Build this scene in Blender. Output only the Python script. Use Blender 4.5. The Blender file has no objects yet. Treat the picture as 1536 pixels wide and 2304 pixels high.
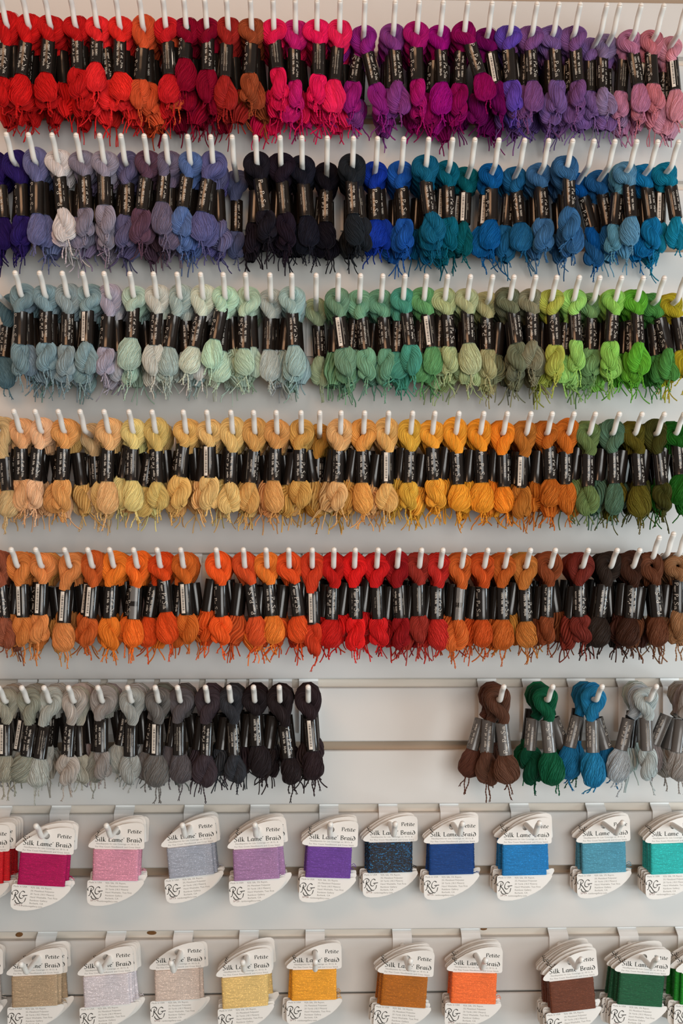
import bpy, math, random
import numpy as np
from mathutils import Matrix, Vector

random.seed(7)
RNG = np.random.default_rng(11)
SC = bpy.context.scene
COL = SC.collection

# ------------------------------------------------------------------ camera
F, D, CZ = 2405.0, 1.30, 1.35          # focal length (px of 1536x2304), distance to wall, eye height
VX, VY = 705.0, 1350.0                 # where the wall's normal meets the picture
YAW = math.atan((768 - VX) / F)
cam_d = bpy.data.cameras.new('camera')
cam = bpy.data.objects.new('camera', cam_d)
COL.objects.link(cam)
cam.location = (0, -D, CZ)
cam.rotation_euler = (math.pi / 2, 0, -YAW)
cam_d.sensor_fit = 'AUTO'
cam_d.sensor_width = 36.0
cam_d.lens = F / 2304 * 36.0
cam_d.shift_y = (VY - 1152) / 2304
cam_d.clip_start = 0.05
cam_d.dof.use_dof = True
cam_d.dof.focus_distance = D - 0.078
cam_d.dof.aperture_fstop = 8.0
SC.camera = cam

# ------------------------------------------------------------------ light and exposure
SC.view_settings.view_transform = 'Standard'
SC.view_settings.look = 'None'
SC.view_settings.gamma = 1.0
SC.view_settings.use_curve_mapping = False
SC.view_settings.exposure = -0.29
world = bpy.data.worlds.new('room_light')
SC.world = world
world.use_nodes = True
world.node_tree.nodes['Background'].inputs[0].default_value = (1.0, 0.92, 0.84, 1)
world.node_tree.nodes['Background'].inputs[1].default_value = 0.22


def area(name, loc, target, sx, sy, power, color):
    l = bpy.data.lights.new(name, 'AREA')
    l.shape = 'RECTANGLE'
    l.size, l.size_y, l.energy, l.color = sx, sy, power, color
    o = bpy.data.objects.new(name, l)
    COL.objects.link(o)
    o.location = loc
    o.rotation_euler = (Vector(target) - Vector(loc)).to_track_quat('-Z', 'Y').to_euler()
    return o


# two panes of a window well to the right, a broad dim window behind the camera
area('window_light', (1.9, -1.1, CZ - 0.22), (0.1, 0, CZ - 0.45), 0.48, 0.34, 11.0, (0.80, 0.93, 1.0))
area('window_light', (1.9, -1.1, CZ - 0.65), (0.1, 0, CZ - 0.50), 0.48, 0.34, 11.0, (0.80, 0.93, 1.0))
area('room_window_light', (0.75, -2.5, CZ + 0.05), (0.0, 0, CZ + 0.05), 1.5, 1.1, 42.0, (0.99, 0.985, 0.955))
area('warm_fill_light', (-0.4, -1.5, CZ + 1.0), (0, 0, CZ + 0.40), 0.9, 0.5, 5.0, (1.0, 0.55, 0.30)).data.spread = math.radians(115)  # added warm fill from above, tints the upper wall


# ------------------------------------------------------------------ projection helper
_c, _s = math.cos(YAW), math.sin(YAW)


def at(px, py, Y):
    """World point on the plane y=Y that shows at pixel px,py."""
    u, v = (px - 768) / F, (VY - py) / F
    dx, dy, dz = _c * u + _s, -_s * u + _c, v
    t = (Y + D) / dy
    return Vector((dx * t, Y, CZ + dz * t))


# ------------------------------------------------------------------ materials
def lin(c):
    c = c / 255.0
    return c / 12.92 if c <= 0.04045 else ((c + 0.055) / 1.055) ** 2.4


def mat(name, color=None, rough=0.5, spec=0.5, build=None):
    m = bpy.data.materials.new(name)
    m.use_nodes = True
    nt = m.node_tree
    b = nt.nodes['Principled BSDF']
    if color is not None:
        b.inputs['Base Color'].default_value = (*[lin(c) for c in color], 1)
    b.inputs['Roughness'].default_value = rough
    b.inputs['Specular IOR Level'].default_value = spec
    if build:
        build(nt, b)
    return m


def N(nt, t, **kw):
    n = nt.nodes.new(t)
    for k, v in kw.items():
        setattr(n, k, v)
    return n


def paint(nt, b):
    tc = N(nt, 'ShaderNodeTexCoord')
    nz = N(nt, 'ShaderNodeTexNoise')
    nz.inputs['Scale'].default_value = 9
    nz.inputs['Detail'].default_value = 4
    nt.links.new(tc.outputs['Object'], nz.inputs['Vector'])
    r = N(nt, 'ShaderNodeMapRange')
    r.inputs['To Min'].default_value = 0.94
    r.inputs['To Max'].default_value = 1.04
    nt.links.new(nz.outputs['Fac'], r.inputs['Value'])
    mx = N(nt, 'ShaderNodeVectorMath', operation='SCALE')
    mx.inputs[0].default_value = b.inputs['Base Color'].default_value[:3]
    nt.links.new(r.outputs[0], mx.inputs['Scale'])
    nt.links.new(mx.outputs[0], b.inputs['Base Color'])
    n2 = N(nt, 'ShaderNodeTexNoise')
    n2.inputs['Scale'].default_value = 600
    nt.links.new(tc.outputs['Object'], n2.inputs['Vector'])
    bp = N(nt, 'ShaderNodeBump')
    bp.inputs['Strength'].default_value = 0.08
    bp.inputs['Distance'].default_value = 0.0004
    nt.links.new(n2.outputs['Fac'], bp.inputs['Height'])
    nt.links.new(bp.outputs[0], b.inputs['Normal'])


def yarn(src):
    def f(nt, b):
        if src == 'object':
            oi = N(nt, 'ShaderNodeObjectInfo')
            col = oi.outputs['Color']
        else:
            at_ = N(nt, 'ShaderNodeAttribute', attribute_name='thread_colour')
            col = at_.outputs['Color']
        g = N(nt, 'ShaderNodeNewGeometry')
        r = N(nt, 'ShaderNodeMapRange')
        r.inputs['To Min'].default_value = 0.78
        r.inputs['To Max'].default_value = 1.18
        nt.links.new(g.outputs['Random Per Island'], r.inputs['Value'])
        tc = N(nt, 'ShaderNodeTexCoord')
        nz = N(nt, 'ShaderNodeTexNoise')
        nz.inputs['Scale'].default_value = 900
        nz.inputs['Detail'].default_value = 2
        nt.links.new(tc.outputs['Object'], nz.inputs['Vector'])
        r2 = N(nt, 'ShaderNodeMapRange')
        r2.inputs['To Min'].default_value = 0.82
        r2.inputs['To Max'].default_value = 1.18
        nt.links.new(nz.outputs['Fac'], r2.inputs['Value'])
        mu = N(nt, 'ShaderNodeMath', operation='MULTIPLY')
        nt.links.new(r.outputs[0], mu.inputs[0])
        nt.links.new(r2.outputs[0], mu.inputs[1])
        sc = N(nt, 'ShaderNodeVectorMath', operation='SCALE')
        nt.links.new(col, sc.inputs[0])
        nt.links.new(mu.outputs[0], sc.inputs['Scale'])
        nt.links.new(sc.outputs[0], b.inputs['Base Color'])
        b.inputs['Sheen Weight'].default_value = 0.04
        b.inputs['Sheen Roughness'].default_value = 0.4
        nt.links.new(col, b.inputs['Sheen Tint'])
        gm = N(nt, 'ShaderNodeGamma')
        gm.inputs['Gamma'].default_value = 0.6
        nt.links.new(col, gm.inputs['Color'])
        nt.links.new(gm.outputs[0], b.inputs['Specular Tint'])
        bp = N(nt, 'ShaderNodeBump')
        bp.inputs['Strength'].default_value = 0.35
        bp.inputs['Distance'].default_value = 0.0003
        nt.links.new(nz.outputs['Fac'], bp.inputs['Height'])
        nt.links.new(bp.outputs[0], b.inputs['Normal'])
    return f


def braid(nt, b):
    oi = N(nt, 'ShaderNodeObjectInfo')
    tc = N(nt, 'ShaderNodeTexCoord')
    mp = N(nt, 'ShaderNodeMapping')
    mp.inputs['Scale'].default_value = (1100, 1100, 2600)
    nt.links.new(tc.outputs['Object'], mp.inputs['Vector'])
    nz = N(nt, 'ShaderNodeTexNoise')
    nz.inputs['Scale'].default_value = 1.0
    nz.inputs['Detail'].default_value = 3
    nt.links.new(mp.outputs[0], nz.inputs['Vector'])
    r2 = N(nt, 'ShaderNodeMapRange')
    r2.inputs['From Min'].default_value = 0.3
    r2.inputs['From Max'].default_value = 0.72
    r2.inputs['To Min'].default_value = 0.80
    r2.inputs['To Max'].default_value = 1.25
    nt.links.new(nz.outputs['Fac'], r2.inputs['Value'])
    sc = N(nt, 'ShaderNodeVectorMath', operation='SCALE')
    nt.links.new(oi.outputs['Color'], sc.inputs[0])
    nt.links.new(r2.outputs[0], sc.inputs['Scale'])
    vo = N(nt, 'ShaderNodeTexVoronoi')
    vo.inputs['Scale'].default_value = 0.9
    nt.links.new(mp.outputs[0], vo.inputs['Vector'])
    sp = N(nt, 'ShaderNodeSeparateColor')
    nt.links.new(vo.outputs['Color'], sp.inputs[0])
    gt = N(nt, 'ShaderNodeMath', operation='GREATER_THAN')
    gt.inputs[1].default_value = 0.93
    nt.links.new(sp.outputs[0], gt.inputs[0])
    nt.links.new(sc.outputs[0], b.inputs['Base Color'])
    sp2 = N(nt, 'ShaderNodeMapRange')
    sp2.inputs['To Min'].default_value = 1.0
    sp2.inputs['To Max'].default_value = 1.7  # metallic sparkle painted in as lighter specks
    nt.links.new(gt.outputs[0], sp2.inputs['Value'])
    mu = N(nt, 'ShaderNodeMath', operation='MULTIPLY')
    nt.links.new(r2.outputs[0], mu.inputs[0])
    nt.links.new(sp2.outputs[0], mu.inputs[1])
    m2 = N(nt, 'ShaderNodeMapping')
    m2.inputs['Scale'].default_value = (45, 45, 1500)
    nt.links.new(tc.outputs['Object'], m2.inputs['Vector'])
    n2 = N(nt, 'ShaderNodeTexNoise')
    n2.inputs['Scale'].default_value = 1.0
    n2.inputs['Detail'].default_value = 1
    nt.links.new(m2.outputs[0], n2.inputs['Vector'])
    r3 = N(nt, 'ShaderNodeMapRange')
    r3.inputs['From Min'].default_value = 0.32
    r3.inputs['From Max'].default_value = 0.68
    r3.inputs['To Min'].default_value = 0.86
    r3.inputs['To Max'].default_value = 1.16
    nt.links.new(n2.outputs['Fac'], r3.inputs['Value'])
    mv = N(nt, 'ShaderNodeMath', operation='MULTIPLY')
    nt.links.new(mu.outputs[0], mv.inputs[0])
    nt.links.new(r3.outputs[0], mv.inputs[1])
    nt.links.new(mv.outputs[0], sc.inputs['Scale'])
    rr = N(nt, 'ShaderNodeMapRange')
    rr.inputs['To Min'].default_value = 0.5
    rr.inputs['To Max'].default_value = 0.25
    nt.links.new(gt.outputs[0], rr.inputs['Value'])
    nt.links.new(rr.outputs[0], b.inputs['Roughness'])
    bp = N(nt, 'ShaderNodeBump')
    bp.inputs['Strength'].default_value = 0.5
    bp.inputs['Distance'].default_value = 0.0003
    nt.links.new(nz.outputs['Fac'], bp.inputs['Height'])
    nt.links.new(bp.outputs[0], b.inputs['Normal'])


def glint(nt, b):
    """Black braid with blue metallic flecks."""
    tc = N(nt, 'ShaderNodeTexCoord')
    mp = N(nt, 'ShaderNodeMapping')
    mp.inputs['Scale'].default_value = (900, 900, 1500)
    nt.links.new(tc.outputs['Object'], mp.inputs['Vector'])
    vo = N(nt, 'ShaderNodeTexVoronoi')
    vo.inputs['Scale'].default_value = 1.0
    nt.links.new(mp.outputs[0], vo.inputs['Vector'])
    sp = N(nt, 'ShaderNodeSeparateColor')
    nt.links.new(vo.outputs['Color'], sp.inputs[0])
    cr = N(nt, 'ShaderNodeValToRGB')
    cr.color_ramp.interpolation = 'CONSTANT'
    e = cr.color_ramp.elements
    e[0].position, e[0].color = 0, (0.006, 0.009, 0.016, 1)
    e[1].position, e[1].color = 0.80, (0.01, 0.10, 0.26, 1)  # blue glints of the flecks, painted into the colour
    e2 = e.new(0.96)
    e2.color = (0.03, 0.30, 0.60, 1)
    nt.links.new(sp.outputs[0], cr.inputs[0])
    nt.links.new(cr.outputs[0], b.inputs['Base Color'])


M_SLAT = mat('cream_painted_board', (213, 212, 209), 0.5, 0.35, paint)
M_BACK = mat('cream_painted_backing', (220, 211, 199), 0.6, 0.3, paint)
M_FLOOR = mat('grey_floor', (150, 140, 128), 0.6, 0.3, paint)
M_HOOK = mat('white_coated_metal', (236, 233, 227), 0.32, 0.5)
M_BRACKET = mat('white_plastic_bracket', (238, 239, 238), 0.35, 0.5)
M_YARN = mat('silk_thread', None, 0.42, 0.45, yarn('object'))
M_YARNS = mat('silk_thread_mass', None, 0.48, 0.4, yarn('attribute'))
M_BAND = mat('black_paper_band', (31, 26, 23), 0.17, 0.5)
M_BANDG = mat('grey_paper_band', (92, 88, 85), 0.22, 0.5)
M_TAPE = mat('grey_cellophane_tape', (108, 106, 104), 0.22, 0.5)
M_WHITE = mat('white_ink', (226, 219, 208), 0.5, 0.3)
M_DIM = mat('grey_ink', (176, 168, 156), 0.5, 0.3)
M_BLACKINK = mat('black_ink', (30, 27, 26), 0.5, 0.3)
M_CARD = mat('white_card', (236, 233, 228), 0.45, 0.4, paint)
M_INK = mat('dark_green_black_ink', (34, 38, 32), 0.5, 0.3)
M_LOGO = mat('logo_grey_ink', (78, 76, 72), 0.5, 0.3)
M_SMALL = mat('small_print_grey_ink', (132, 128, 122), 0.5, 0.3)
M_CODE = mat('brown_code_ink', (122, 74, 70), 0.5, 0.3)
M_BRAID = mat('lame_braid', None, 0.5, 0.3, braid)
M_GLINT = mat('black_blue_lame_braid', None, 0.4, 0.5, glint)
M_KNOT = mat('bare_wood', (122, 84, 48), 0.7, 0.2, paint)


# ------------------------------------------------------------------ mesh helpers (numpy)
class MB:
    """Collects quads / triangles and makes one mesh."""

    def __init__(self):
        self.v, self.q, self.t, self.mq, self.mt, self.n = [], [], [], [], [], 0

    def add(self, v, quads=None, tris=None, m=0):
        v = np.asarray(v, float).reshape(-1, 3)
        self.v.append(v)
        if quads is not None and len(quads):
            self.q.append(np.asarray(quads, int) + self.n)
            self.mq.append(np.full(len(quads), m))
        if tris is not None and len(tris):
            self.t.append(np.asarray(tris, int) + self.n)
            self.mt.append(np.full(len(tris), m))
        self.n += len(v)

    def arrays(self):
        v = np.concatenate(self.v)
        q = np.concatenate(self.q) if self.q else np.zeros((0, 4), int)
        t = np.concatenate(self.t) if self.t else np.zeros((0, 3), int)
        mi = np.concatenate(self.mq + self.mt)
        return v, q, t, mi

    def mesh(self, name, mats, smooth=True):
        v, q, t, mi = self.arrays()
        return make_mesh(name, v, q, t, mi, mats, smooth)


def make_mesh(name, v, q, t, mi, mats, smooth=True):
    me = bpy.data.meshes.new(name)
    me.vertices.add(len(v))
    me.vertices.foreach_set('co', np.ascontiguousarray(v, np.float32).ravel())
    loops = np.concatenate([q.ravel(), t.ravel()]).astype(np.int32)
    me.loops.add(len(loops))
    me.loops.foreach_set('vertex_index', loops)
    npoly = len(q) + len(t)
    me.polygons.add(npoly)
    st = np.concatenate([np.arange(len(q)) * 4, len(q) * 4 + np.arange(len(t)) * 3]).astype(np.int32)
    me.polygons.foreach_set('loop_start', st)
    me.polygons.foreach_set('material_index', mi.astype(np.int32))
    me.polygons.foreach_set('use_smooth', np.full(npoly, bool(smooth)))
    me.update(calc_edges=True)
    for m in mats:
        me.materials.append(m)
    return me


def tubes(paths, rad, sides, ref=(0, 1, 0), caps=False):
    """paths (S,T,3), rad (S,T) -> verts, quads, (tris)."""
    S, T, _ = paths.shape
    tan = np.gradient(paths, axis=1)
    tan /= np.linalg.norm(tan, axis=2, keepdims=True) + 1e-9
    n = np.cross(tan, np.asarray(ref, float))
    n /= np.linalg.norm(n, axis=2, keepdims=True) + 1e-9
    b = np.cross(n, tan)
    a = np.arange(sides) / sides * 2 * np.pi
    v = paths[:, :, None, :] + rad[:, :, None, None] * (np.cos(a)[None, None, :, None] * n[:, :, None, :]
                                                         + np.sin(a)[None, None, :, None] * b[:, :, None, :])
    idx = np.arange(S * T * sides).reshape(S, T, sides)
    i0, i1 = idx[:, :-1], idx[:, 1:]
    q = np.stack([i0, np.roll(i0, -1, 2), np.roll(i1, -1, 2), i1], -1).reshape(-1, 4)
    tr = []
    if caps:
        for s in range(S):
            for k in range(1, sides - 1):
                tr.append((idx[s, 0, 0], idx[s, 0, k + 1], idx[s, 0, k]))
                tr.append((idx[s, -1, 0], idx[s, -1, k], idx[s, -1, k + 1]))
    return v.reshape(-1, 3), q, np.array(tr, int).reshape(-1, 3)


def catmull(pts, n):
    """Smooth curve through pts (k,d), n samples."""
    p = np.asarray(pts, float)
    k = len(p)
    pe = np.vstack([2 * p[0] - p[1], p, 2 * p[-1] - p[-2]])
    u = np.linspace(0, k - 1 - 1e-6, n)
    i = u.astype(int)
    t = (u - i)[:, None]
    a, b, c, d = pe[i], pe[i + 1], pe[i + 2], pe[i + 3]
    return 0.5 * (2 * b + (c - a) * t + (2 * a - 5 * b + 4 * c - d) * t ** 2 + (3 * b - a - 3 * c + d) * t ** 3)


def wiggle(S, T, rng, k=3):
    u = np.linspace(0, 1, T)[None, :]
    w = np.zeros((S, T))
    for j in range(1, k + 1):
        w += rng.normal(0, 1 / j, (S, 1)) * np.sin(2 * np.pi * (j * u * 0.8 + rng.random((S, 1))))
    return w


def bundle(mb, C, ra, rb, ns, sides, srad, twist, rng, core=True, flat=None, jit=0.05, crease=None):
    """Strands lying on the skin of a bundle with centre line C (T,3); in-plane radius ra, depth radius rb (T)."""
    T = len(C)
    tan = np.gradient(C, axis=0)
    tan /= np.linalg.norm(tan, axis=1, keepdims=True) + 1e-9
    nrm = np.cross(tan, np.array([0, 1.0, 0]))
    nrm /= np.linalg.norm(nrm, axis=1, keepdims=True) + 1e-9
    bn = np.cross(nrm, tan)
    u = np.linspace(0, 1, T)[None, :]
    th = (np.arange(ns) + rng.uniform(-.35, .35, ns))[:, None] / ns * 2 * np.pi + twist * u + 0.10 * wiggle(ns, T, rng)
    rho = 1 + jit * wiggle(ns, T, rng) + rng.uniform(-.07, .05, (ns, 1))
    if crease is not None:
        c0, c1, dep, wid = crease
        ang = (th - (c0 + (c1 - c0) * u) + np.pi) % (2 * np.pi) - np.pi
        rho = rho * (1 - dep * np.exp(-(ang / wid) ** 2) * np.sin(np.pi * np.clip(u * 1.05, 0, 1)) ** 0.6)
    P = C[None] + (rho * ra[None] * np.cos(th))[..., None] * nrm[None] + (rho * rb[None] * np.sin(th))[..., None] * bn[None]
    local = srad * np.clip(np.sqrt(ra * rb) / np.max(np.sqrt(ra * rb)), .62, 1)[None] * rng.uniform(.8, 1.2, (ns, 1))
    v, q, _ = tubes(P, np.broadcast_to(local, (ns, T)), sides)
    mb.add(v, q)
    if core:
        nc = 28 if crease is not None else 14
        a = np.arange(nc) / nc * 2 * np.pi
        kk = np.full((T, nc), 0.93)
        if crease is not None:
            an = (a[None] - (c0 + (c1 - c0) * u.T) + np.pi) % (2 * np.pi) - np.pi
            kk = kk * (1 - dep * np.exp(-(an / wid) ** 2) * np.sin(np.pi * np.clip(u.T * 1.05, 0, 1)) ** 0.6)
        kk = kk[..., None]
        V = C[:, None] + kk * ra[:, None, None] * np.cos(a)[None, :, None] * nrm[:, None] + kk * rb[:, None, None] * np.sin(a)[None, :, None] * bn[:, None]
        idx = np.arange(T * nc).reshape(T, nc)
        q = np.stack([idx[:-1], np.roll(idx[:-1], -1, 1), np.roll(idx[1:], -1, 1), idx[1:]], -1).reshape(-1, 4)
        mb.add(V.reshape(-1, 3), q)


MM = 0.001


def loop_mesh(seed, hi=True, mirror=False, long=0.0):
    rng = np.random.default_rng(seed)
    j = lambda s: rng.normal(0, s)
    w = 9.3 + j(.4)
    pts = [(0.6 + j(.6), 2.6, -21), (3.0 + j(.7), 2.8, -15), (w - 1.6, 2.0, -7 + j(.6)), (w, 0.6, 1), (6.6, 0, 7.6 + j(.3)),
           (j(.5), 0, 10.0 + j(.3)), (-6.6, -.5, 7.6 + j(.3)), (-w, -1.2, 1.5), (-w + 2.6 + j(.5), -2.8, -5 + j(.5)),
           (-1.8 + j(.8), -4.0, -10.0 + j(.5)), (1.4 + j(.6), -3.4, -15.5), (1.6 + j(.6), -2.4, -21)]
    T = 48 if hi else 15
    C = catmull(pts, T)
    if long:
        C[:, 2] -= long * np.clip((-C[:, 2] - 3) / 18, 0, 1)
    if mirror:
        C[:, 0] *= -1
    u = np.linspace(0, 1, T)
    prof = np.interp(u, [0, .12, .3, .5, .7, .88, 1], [4.4, 5.4, 6.6, 6.4, 7.0, 6.8, 5.2])
    mb = MB()
    tw = (1 if mirror else -1) * rng.uniform(7.0, 10.5) * (1 if hi else .3)
    if hi:
        bundle(mb, C, prof, prof * .92, 58, 5, .43, tw, rng, jit=.03)
        # a few stray strands riding proud of the bundle
        bundle(mb, C, prof * 1.05, prof * .97, 4, 4, .34, tw * .8, rng, core=False, jit=.06)
    else:
        bundle(mb, C, prof, prof * .92, 11, 4, 1.5, tw, rng)
    v, q, t, mi = mb.arrays()
    return v * MM, q, t, mi


def coil_mesh(seed, kind, hi=True):
    """The lower end of a skein, hanging from the band at the origin, about 34 mm long."""
    rng = np.random.default_rng(1000 + seed)
    T = 34 if hi else 12
    u = np.linspace(0, 1, T)
    L = 34.0
    mb = MB()
    sg = -1 if seed % 2 else 1
    if kind == 0:      # onion: strands fall from the band, swell and gather at the tie, with a slanting crease
        z = 2.5 - (L + 2.5) * u
        bend = rng.normal(0, 1.6)
        C = np.stack([bend * np.sin(np.pi * u), np.zeros(T), z], 1)
        mx = rng.uniform(11.0, 13.2)
        pk = rng.uniform(.52, .66)
        prof = np.interp(u, [0, .1, .28, pk, .84, .95, 1], [5.2, 6.6, mx * .86, mx, mx * .90, mx * .58, mx * .15])
        prof = np.convolve(np.pad(prof, 2, 'edge'), np.ones(5) / 5, 'valid')
        c0 = -np.pi / 2 + rng.uniform(-.9, .9)
        ns = 100 if hi else 16
        bundle(mb, C, prof, prof * .74, ns, 5 if hi else 4, .45 if hi else 2.1, sg * rng.uniform(.8, 2.2), rng, jit=.025,
               crease=(c0, c0 + sg * rng.uniform(.7, 1.6), rng.uniform(.22, .42), .30))
    else:              # two limbs turned about each other; more turns make a tight knot
        om = sg * (rng.uniform(2.2, 3.4) if kind == 1 else rng.uniform(4.0, 5.2))
        ph = rng.uniform(0, np.pi)
        A = np.interp(u, [0, .2, .55, .85, 1], [1.5, 4.4, 6.2, 4.6, 1.6])
        R = np.interp(u, [0, .15, .5, .8, .95, 1], [4.2, 5.6, 7.2, 7.0, 4.6, 2.2])
        R = np.convolve(np.pad(R, 2, 'edge'), np.ones(5) / 5, 'valid')
        z = 2.5 - (L + 1.5) * u
        for i in (0, 1):
            a = ph + i * np.pi + om * u
            C = np.stack([A * np.cos(a), .72 * A * np.sin(a), z + (1.5 if i else -1.0) * u], 1)
            bundle(mb, C, R, R * .9, 52 if hi else 10, 5 if hi else 4, .45 if hi else 1.8, -sg * rng.uniform(2.6, 4.2), rng, jit=.025)
    if hi:             # the tie thread wound round the neck of the coil
        a = np.linspace(0, 4.6 * np.pi, 40)
        zt = -L + 3.2 + np.linspace(0, 1.4, 40)
        rr = (4.4 if kind == 0 else 4.8)
        P = np.stack([rr * np.cos(a), rr * .8 * np.sin(a), zt], 1)[None]
        v, q, _ = tubes(P, np.full((1, 40), .5), 5, ref=(0, 0, 1))
        mb.add(v, q)
    v, q, t, mi = mb.arrays()
    return v * MM, q, t, mi


def tail_mesh(seed, hi=True):
    """A loose cut end, hanging from the origin: two plies twisted together, opening at the tip."""
    rng = np.random.default_rng(5000 + seed)
    Ln = rng.uniform(11, 27)
    a = rng.uniform(0, 2 * np.pi)
    out = rng.uniform(.15, .75)
    pts = [np.array([0, 0, 3.5])]
    d = np.array([math.cos(a) * out, math.sin(a) * out * .5, -0.7])
    p = np.zeros(3)
    pts.append(p.copy())
    for k in range(4):
        p = p + d * Ln / 4
        pts.append(p.copy())
        d = d + np.array([rng.normal(0, .36), rng.normal(0, .2), -.26])
        d /= np.linalg.norm(d)
    T = 22 if hi else 8
    C = catmull(pts, T)
    mb = MB()
    if hi:
        u = np.linspace(0, 1, T)
        ph = u * Ln * 1.15
        P = np.stack([C + np.stack([.42 * np.cos(ph + k), .42 * np.sin(ph + k), 0 * u], 1)
                      * (1 + 1.6 * np.clip(u - .9, 0, 1) * 10)[:, None] for k in (0, np.pi)])
        v, q, t = tubes(P, np.full((2, T), .5), 5, caps=True)
    else:
        v, q, t = tubes(C[None], np.full((1, T), .75), 4)
    mb.add(v, q, t)
    v, q, t, mi = mb.arrays()
    return v * MM, q, t, mi


BW, BD, BH = 7.7, 6.5, 37.5       # band half width, half depth, height (mm)


def wrap(u, w, lift=0.10):
    """u: mm round the band from the front, to the right; w: mm up the band -> 3-D (mm)."""
    a = np.asarray(u) / ((BW + BD) / 2)
    return np.stack([(BW + lift) * np.sin(a), -(BD + lift) * np.cos(a), np.asarray(w) + 0 * a], -1)


def band_mesh():
    mb = MB()
    n = 36
    a = np.arange(n) / n * 2 * np.pi
    rows = [(-BH / 2, .12), (-BH / 2 + .4, .0), (-BH / 6, -.12), (BH / 6, -.10), (BH / 2 - .4, .0), (BH / 2, .12)]
    V = [[((BW + e) * math.sin(t), -(BD + e) * math.cos(t), z) for t in a] for z, e in rows]
    V += [[((BW - .5) * math.sin(t), -(BD - .5) * math.cos(t), z) for t in a] for z in (BH / 2, -BH / 2)]
    V = np.array(V)
    idx = np.arange(len(V) * n).reshape(len(V), n)
    idx = np.vstack([idx, idx[:1]])
    q = np.stack([idx[:-1], np.roll(idx[:-1], -1, 1), np.roll(idx[1:], -1, 1), idx[1:]], -1).reshape(-1, 4)
    mb.add(V.reshape(-1, 3) * MM, q)
    # the overlapping flap of the glued seam
    us = np.linspace(9.0, 15.0, 6)
    P = np.stack([wrap(us, np.full(6, z), .16) for z in (-BH / 2, BH / 2)])
    i = np.arange(12).reshape(2, 6)
    q = np.stack([i[0, :-1], i[0, 1:], i[1, 1:], i[1, :-1]], -1)
    mb.add(P.reshape(-1, 3) * MM, q)
    return mb


# ------------------------------------------------------------------ lettering
GLY = {}


def load_glyphs(chars):
    obs = {}
    for c in chars:
        for rep in (1, 2):
            cu = bpy.data.curves.new('glyph', 'FONT')
            cu.body = c * rep
            cu.resolution_u = 2
            cu.fill_mode = 'FRONT'
            cu.offset = 0.0
            o = bpy.data.objects.new('glyph', cu)
            COL.objects.link(o)
            obs[(c, rep)] = o
    dg = bpy.context.evaluated_depsgraph_get()
    dg.update()
    for c in chars:
        me = bpy.data.meshes.new_from_object(obs[(c, 1)].evaluated_get(dg))
        m2 = bpy.data.meshes.new_from_object(obs[(c, 2)].evaluated_get(dg))
        v = np.array([p.co[:] for p in me.vertices]).reshape(-1, 3)
        v2 = np.array([p.co[:] for p in m2.vertices]).reshape(-1, 3)
        me.calc_loop_triangles()
        t = np.array([tr.vertices[:] for tr in me.loop_triangles], int).reshape(-1, 3)
        adv = v2[:, 0].max() - v[:, 0].max()
        GLY[c] = (v[:, :2], t, adv)
        bpy.data.meshes.remove(me)
        bpy.data.meshes.remove(m2)
    for o in obs.values():
        cu = o.data
        bpy.data.objects.remove(o)
        bpy.data.curves.remove(cu)


load_glyphs("ABCDEFGHIJKLMNOPQRSTUVWXYZabcdefghijklmnopqrstuvwxyz0123456789%.,()&@/:'")


def text2d(s, size, width=None):
    """Flat lettering with its baseline on y=0 -> verts (n,2), tris. Squeezed to width if given."""
    V, Tt, x, n = [], [], 0.0, 0
    for c in s:
        if c == ' ':
            x += .34
            continue
        v, t, adv = GLY[c]
        V.append(v + [x, 0])
        Tt.append(t + n)
        n += len(v)
        x += adv
    v = np.concatenate(V) * size
    t = np.concatenate(Tt)
    if width:
        v[:, 0] *= width / (x * size)
    return v, t


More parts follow.
